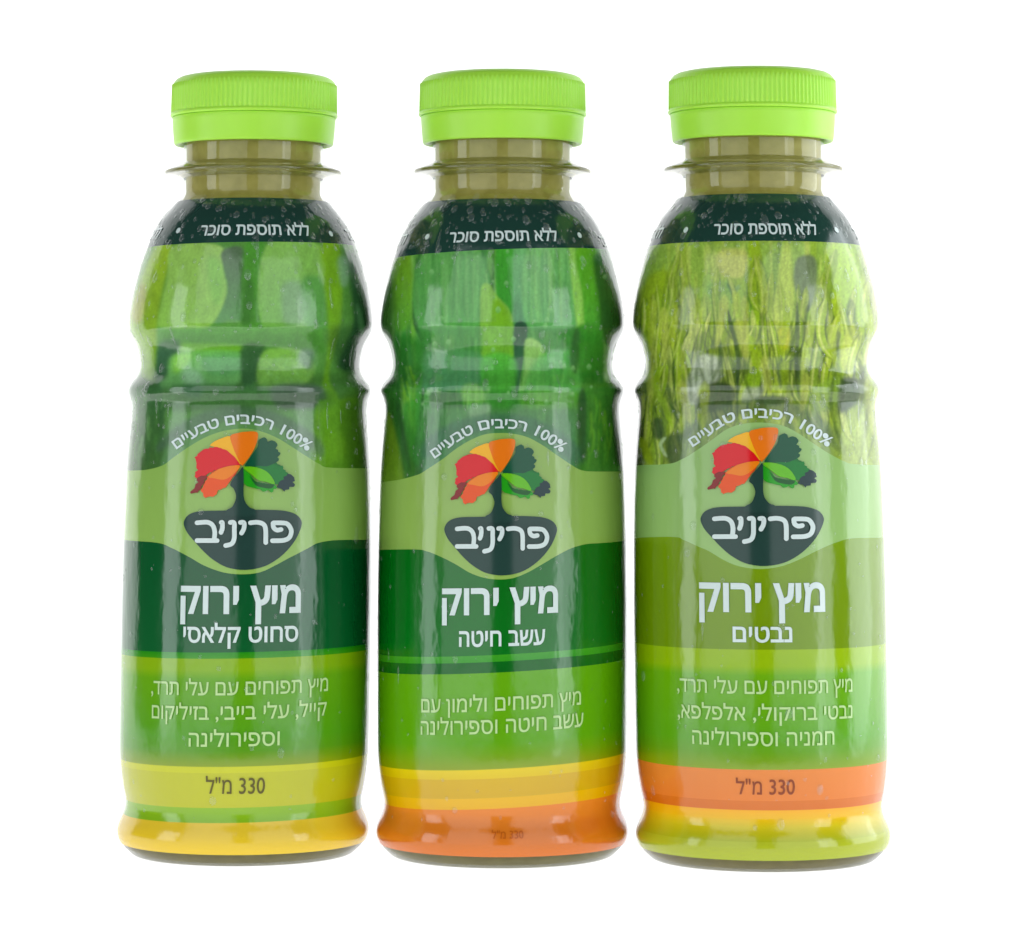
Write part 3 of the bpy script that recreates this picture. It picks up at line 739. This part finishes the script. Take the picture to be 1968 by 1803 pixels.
def curve_z(b, pts):
    P = np.array(pts, float)
    th, z = pix2surf(b, P[:, 0], P[:, 1])
    S = spline(np.stack([th, z], 1), 8)
    o = np.argsort(S[:, 0]); t, zz = S[o, 0], S[o, 1]
    w = np.where(TH > math.pi, TH - 2 * math.pi, TH)
    return np.interp(w, t, zz)

def flat_z(b, y):
    bx, by = AX[b]
    # column of the axis at this row
    xa = XPP + FPX * bx / ((1641 - 900) * 0 + ((CAM_D + by - 0.032) * cp + (float(ay(np.array(float(y)))[0]) - CAM_H) * sp))
    _, z = pix2surf(b, np.array([xa]), np.array([float(y)]))
    w = TH
    return z[0] + TILT[b] * np.sin(w)

def sleeve(b, pic, parent):
    edges = [np.full(TH.shape, float(ay(np.array((393.0, 397.0, 391.0)[b]))[0])), flat_z(b, (468, 482, 466)[b]) - TILT[b] * np.sin(TH) * .3, curve_z(b, ARCH[b])]
    cols = [(DARK, DARK), 'pic', PALE[b]]
    for y, ct, cb in BANDS[b]:
        edges.append(curve_z(b, WAVE[b]) if y == 'wave' else flat_z(b, y)); cols.append((ct, cb))
    edges.append(np.full(TH.shape, float(ay(np.array(1616.5))[0])))
    V, F, C = [], [], []
    n = len(TH)
    for k, col in enumerate(cols):
        zt_, zb_ = edges[k], edges[k + 1]
        hmm = float(np.max(zt_ - zb_))
        rows = max(2, int(hmm / (0.00018 if col == 'pic' else 0.0004)))
        base = sum(len(a) for a in V)
        t = np.linspace(0, 1, rows + 1)[:, None]
        Z = zt_[None] * (1 - t) + zb_[None] * t
        T = np.broadcast_to(TH[None], Z.shape)
        P = surf(T, Z)
        V.append(P.reshape(-1, 3))
        if col == 'pic':
            fr = np.where(np.cos(T) < 0, math.pi - T, T)      # the back repeats the front, mirrored
            bx, by = AX[b]
            Q = surf(fr, Z) + np.array([bx, by, 0])
            x, y = project(Q)
            C.append(pic.sample(x, y).reshape(-1, 3))
        else:
            a, c = lin(col[0]), lin(col[1])
            C.append(((a * (1 - t) + c * t)[:, None, :] * np.ones((1, n, 1))).reshape(-1, 3))
        i = np.arange(rows)[:, None] * n; j = np.arange(n)[None]; jn = (j + 1) % n
        F.append((base + np.stack([i + n + j, i + n + jn, i + jn, i + j], -1)).reshape(-1, 4))
    V = np.concatenate(V); F = np.concatenate(F); C = np.concatenate(C)
    me = bpy.data.meshes.new('label')
    me.vertices.add(len(V)); me.vertices.foreach_set('co', V.astype(np.float32).ravel())
    me.loops.add(F.size); me.loops.foreach_set('vertex_index', F.astype(np.int32).ravel())
    me.polygons.add(len(F)); me.polygons.foreach_set('loop_start', (np.arange(len(F)) * 4).astype(np.int32))
    me.update(calc_edges=True); me.validate()
    a = me.color_attributes.new('print', 'FLOAT_COLOR', 'POINT')
    a.data.foreach_set('color', np.concatenate([C, np.ones((len(C), 1))], 1).astype(np.float32).ravel())
    smooth(me)
    return link_obj('label', me, m_label, parent)

# ------------------------------------------------------------------ emblem (drawn once, placed per bottle)
def E(pts): return [(320 + x / 5.633, 800 + y / 5.633) for x, y in pts]
EMB = [
 ('emerald', [(850,550),(960,470),(1130,480),(1240,560),(1180,640),(1000,640),(860,600)]),
 ('flame', [(800,555),(690,545),(560,580),(460,650),(520,740),(640,740),(740,660)]),
 ('amber', [(808,540),(735,480),(640,390),(520,350),(470,335),(520,290),(600,255),(690,235),(730,330),(775,440)]),
 ('tangerine', [(812,545),(760,450),(715,340),(690,232),(770,200),(860,185),(980,190),(985,270),(950,370),(890,470),(830,545)]),
 ('red', [(805,548),(740,462),(655,388),(545,350),(430,368),(372,415),(302,462),(345,500),(322,560),(342,600),(312,640),(330,695),(345,725),(380,700),(450,640),(560,585),(690,552)]),
 ('dark_red', [(330,690),(345,730),(310,770),(300,800),(255,845),(340,850),(375,790),(410,740),(440,660),(380,660)]),
 ('flame', [(460,655),(415,740),(372,830),(395,850),(425,905),(465,865),(500,890),(545,860),(560,815),(640,790),(690,720),(760,610),(650,600),(560,620)]),
 ('orange', [(800,555),(690,556),(565,592),(452,672),(520,690),(600,705),(660,690),(730,640)]),
 ('pine', [(845,550),(915,450),(985,350),(1000,272),(1058,245),(1095,295),(1140,278),(1196,312),(1180,368),(1235,415),(1200,462),(1215,496),(1160,530),(1080,575),(960,565)]),
 ('emerald', [(955,555),(1080,562),(1160,535),(1200,555),(1255,550),(1262,590),(1315,632),(1335,690),(1260,765),(1160,745),(1130,665),(1060,605)]),
 ('navy', [(1312,640),(1350,650),(1385,700),(1365,730),(1390,765),(1330,785),(1275,835),(1240,800),(1185,785),(1235,715)]),
 ('grass', [(828,585),(900,640),(960,720),(1080,745),(1165,750),(1195,790),(1160,805),(1135,845),(1100,815),(1045,835),(1010,805),(950,795),(870,775),(835,740)]),
 ('leaf', [(832,572),(945,565),(1060,602),(1135,668),(1172,752),(1080,730),(1000,712),(925,655)]),
 ('deep_green', [(900,660),(960,722),(1080,748),(1165,760),(1130,800),(1040,790),(960,760)]),
 ('slate', [(688,760),(730,680),(790,610),(828,570),(836,700),(834,860),(850,940),(900,1005),(960,1030),(960,1100),(640,1100),(650,1035),(710,1000),(745,930),(752,870),(725,800)]),
]
PLATE = [(186,1190),(200,1130),(240,1085),(310,1055),(410,1043),(560,1040),(760,1035),(960,1030),(1200,1035),(1310,1048),(1400,1080),(1450,1130),(1464,1190),(1430,1290),(1380,1380),(1300,1478),(1200,1565),(1080,1635),(950,1672),(810,1682),(650,1652),(510,1575),(400,1480),(300,1370),(225,1280)]
BRAND = [
 [(330,1172),(440,1166),(500,1200),(522,1270),(516,1350)], [(330,1364),(440,1364),(548,1364)],
 [(592,1168),(604,1172),(604,1230),(590,1276)],
 [(690,1168),(730,1172),(734,1240),(732,1340),(705,1398),(640,1418)],
 [(800,1168),(838,1172),(838,1230),(812,1284)],
 [(908,1172),(980,1166),(1045,1185),(1072,1240),(1074,1386)],
 [(1226,1172),(1300,1180),(1340,1225),(1350,1275),(1325,1335),(1262,1362),(1146,1366)], [(1240,1172),(1160,1172)],
 [(1152,1178),(1160,1225),(1195,1250),(1240,1244)],
]
EM_C = [466.5, 962.3, 1465.0]; EM_SX = [1.0, 0.955, 1.045]; EM_T = [832.7, 846.6, 825.0]; EM_B = [1098.0, 1108.5, 1090.5]

def jag(pts, seed):
    """ragged leaf edge: outer runs of the outline get small teeth, the runs near the trunk stay smooth"""
    q = random.Random(seed); out = []
    for (xa, ya), (xb, yb) in zip(pts, pts[1:] + pts[:1]):
        out.append((xa, ya))
        mx_, my_ = (xa + xb) / 2, (ya + yb) / 2
        L = math.hypot(xb - xa, yb - ya)
        if math.hypot(mx_ - 820, my_ - 560) < 250 or L < 34: continue
        n = max(2, int(L / 22))
        for i in range(1, n):
            t = i / n; d = (14 if i % 2 else -7) * q.uniform(.5, 1.3)
            out.append((xa + (xb - xa) * t + (mx_ - 820) / 480 * d, ya + (yb - ya) * t + (my_ - 560) / 480 * d))
    return out

def emblem(b, parent):
    sy = (EM_B[b] - EM_T[b]) / (1098.0 - 832.7)
    def tf(pts): return [(EM_C[b] + (x - 466.5) * EM_SX[b], EM_T[b] + (y - 832.7) * sy) for x, y in E(pts)]
    pr = Print()
    off = 0.00055
    pix_poly(b, pr, tf(spline(PLATE, 4, True)), INK['slate'], off)
    for i, (k, pts) in enumerate(EMB):
        if k in ('pine', 'emerald', 'navy', 'grass', 'dark_red', 'flame', 'red'):
            pts = jag(pts, i)
        sm = spline(pts, 3, True) if k in ('amber', 'tangerine', 'orange', 'leaf', 'deep_green', 'slate') else np.array(pts)
        pix_poly(b, pr, tf(sm), INK[k], off + 0.00004 + 0.000025 * i)
    for i, st in enumerate(BRAND):
        ribbon(b, pr, st, 50, tf, m_white, off + 0.0004 + 0.00003 * (i % 3))
    return pr.build('emblem', parent)

def arc_text(b, pr, x0, x1, lift, hgt):
    V, F = text_flat('100% רכיבים טבעיים', 0.020)
    S = spline(ARCH[b], 12)
    S = S[(S[:, 0] > x0 - 40) & (S[:, 0] < x1 + 40)]
    # smooth rounded baseline: circle through three points of the arch
    T = np.gradient(S, axis=0); T /= np.linalg.norm(T, axis=1, keepdims=True)
    L = np.concatenate([[0], np.cumsum(np.linalg.norm(np.diff(S, axis=0), axis=1))])
    s0, s1 = np.interp(x0, S[:, 0], L), np.interp(x1, S[:, 0], L)
    s = s0 + V[:, 0] * (s1 - s0)
    bx_, by_ = np.interp(s, L, S[:, 0]), np.interp(s, L, S[:, 1])
    tx, ty = np.interp(s, L, T[:, 0]), np.interp(s, L, T[:, 1])
    h = lift + V[:, 1] * hgt
    X, Y = bx_ + ty * h, by_ - tx * h
    th, z = pix2surf(b, X, Y, 0.00055)
    pr.add(surf(th, z, 0.00055 + V[:, 2] * 0.00003), F, m_white)

TXT = [dict(sh=(386, 594, 435, 454), dots=((342.5, 446), (636, 452)), arc=(345, 586),
            title=(349, 576, 1131.5, 1181), sub=('סחוט קלאסי', 353, 572, 1209, 1237.5),
            desc=[('מיץ תפוחים עם עלי תרד,', 291, 630, 1314, 1339), ('קייל, עלי בייבי, בזיליקום', 292, 627, 1361, 1386), ('וספירולינה', 363, 537, 1412, 1438)],
            vol=(396, 509, 1503, 1529, m_brown)),
       dict(sh=(864.6, 1070.6, 447, 466), dots=((821, 458), (1114, 455)), arc=(841, 1074),
            title=(851.4, 1070.5, 1135, 1182.5), sub=('עשב חיטה', 883, 1047, 1216, 1244.5),
            desc=[('מיץ תפוחים ולימון עם', 810, 1116, 1343.5, 1369), ('עשב חיטה וספירולינה', 809, 1121, 1386, 1412)],
            vol=(945, 1006, 1602, 1615, m_faint)),
       dict(sh=(1372, 1569, 433, 452.5), dots=((1318, 445), (1608, 445)), arc=(1337, 1586),
            title=(1345.7, 1583.6, 1126.5, 1178), sub=('נבטים', 1409, 1521.6, 1209, 1237),
            desc=[('מיץ תפוחים עם עלי תרד,', 1302, 1638, 1312, 1337), ('נבטי ברוקולי, אלפלפא,', 1303, 1638, 1363, 1388), ('חמניה וספירולינה', 1331, 1603, 1411, 1437)],
            vol=(1415, 1527.5, 1506, 1530.5, m_rust))]

def lettering(b, lab):
    t = TXT[b]
    pr = Print()
    x0, x1, ya, yb = t['sh']
    for s in (-1, 0, 1):
        text_line(b, pr, 'ללא תוספת סוכר', x0, x1, ya, yb, m_white, 0.019, tilt=TILT[b] * .3, shift=s * R(99))
        for (dx, dy) in t['dots']:
            if s and (dx - 0.5 * (x0 + x1)) * s < 0: continue
            th, z = pix2surf(b, np.array([dx]), np.array([float(dy)]), 0.00055)
            a = np.linspace(0, 2 * math.pi, 17)[:-1]
            P = surf(th[0] + s * R(99) + 0.00075 / 0.026 * np.cos(a), z[0] + 0.00075 * np.sin(a), 0.00055)
            pr.add(P, [list(range(16))], m_white)
    pr.build('shoulder_lettering', lab)
    pr = Print(); arc_text(b, pr, t['arc'][0], t['arc'][1], 9.5, 17); pr.build('slogan', lab)
    pr = Print(); text_line(b, pr, 'מיץ ירוק', *t['title'], m_white, 0.028, tilt=TILT[b] * .5); pr.build('title', lab)
    pr = Print(); text_line(b, pr, *t['sub'], m_white, 0.020, tilt=TILT[b] * .5); pr.build('subtitle', lab)
    pr = Print()
    for d in t['desc']: text_line(b, pr, *d, m_pale, 0.009, tilt=TILT[b])
    pr.build('ingredient_lettering', lab)
    pr = Print(); v = t['vol']; text_line(b, pr, '330 מ"ל', v[0], v[1], v[2], v[3], v[4], 0.006); pr.build('volume_lettering', lab)

# ------------------------------------------------------------------ condensation
def condensation(b, parent):
    rr = random.Random(40 + b)
    V, F = [], []
    zl = lambda y: float(ay(np.array(float(y)))[0])
    def drop(th, z, rad, el=1.0, ht=0.42):
        n = 10
        r0 = float(prof(z)) + LBL
        s = len(V)
        for k, (q, h) in enumerate(((1.0, 0.0), (0.86, 0.55), (0.5, 0.9))):
            for i in range(n):
                a = 2 * math.pi * i / n
                t2 = th + rad * q * math.cos(a) / r0; z2 = z + rad * q * el * math.sin(a)
                V.append(tuple(surf(np.array(t2), np.array(z2), LBL + 0.00003 + h * ht * rad)))
        V.append(tuple(surf(np.array(th), np.array(z), LBL + 0.00003 + ht * rad)))
        for k in range(2):
            for i in range(n):
                j = (i + 1) % n
                F.append((s + k * n + i, s + k * n + j, s + (k + 1) * n + j, s + (k + 1) * n + i))
        for i in range(n): F.append((s + 2 * n + i, s + 2 * n + (i + 1) % n, s + 3 * n))
    for k in range(800):
        u = rr.random()
        y = rr.uniform(392, 490) if u < .35 else rr.uniform(480, 900) if u < .82 else rr.uniform(900, 1560)
        th = rr.uniform(-1.75, 1.75)
        rad = rr.choice([.00018, .00025, .00034, .00046]) * rr.uniform(.8, 1.25)
        big = rr.random()
        if big < .17: rad = rr.uniform(.0005, .00105)
        el = rr.uniform(.9, 1.5)
        if big > .965 and 480 < y < 1300: rad = rr.uniform(.0003, .0005); el = rr.uniform(4, 9)
        drop(th, zl(y), rad, el, rr.uniform(.3, .5))
    me = bpy.data.meshes.new('condensation'); me.from_pydata(V, [], F); smooth(me)
    o = link_obj('condensation', me, m_drop, parent); o['kind'] = 'stuff'

# ------------------------------------------------------------------ the three bottles
LABELS = ['green juice bottle with dark green title panel, apple and leaf picture and yellow bottom band',
          'green juice bottle with bright green title panel, grass blade picture and orange bottom band',
          'green juice bottle with olive green title panel, tangled sprout picture and lime bottom band']
PICS = [picture_leaves, picture_grass, picture_sprouts]
for b in range(3):
    root = bpy.data.objects.new('juice_bottle', None); COL.objects.link(root)
    root.empty_display_size = 0.02
    root.location = (AX[b][0], AX[b][1], 0.0004)
    root['label'] = LABELS[b]; root['category'] = 'bottle'; root['group'] = 'green juice bottles standing in a row'
    link_obj('body', body_me, m_pet, root)
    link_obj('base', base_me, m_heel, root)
    link_obj('juice', juice_me, m_juice, root)
    link_obj('neck_ring', ring_me, m_ring, root)
    c = link_obj('cap', cap_me, m_cap, root); c.rotation_euler = (0, 0, R((0, 17, 41)[b]))
    link_obj('tamper_band', band_me, m_cap, c)
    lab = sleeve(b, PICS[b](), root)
    emblem(b, lab)
    lettering(b, lab)
    condensation(b, root)
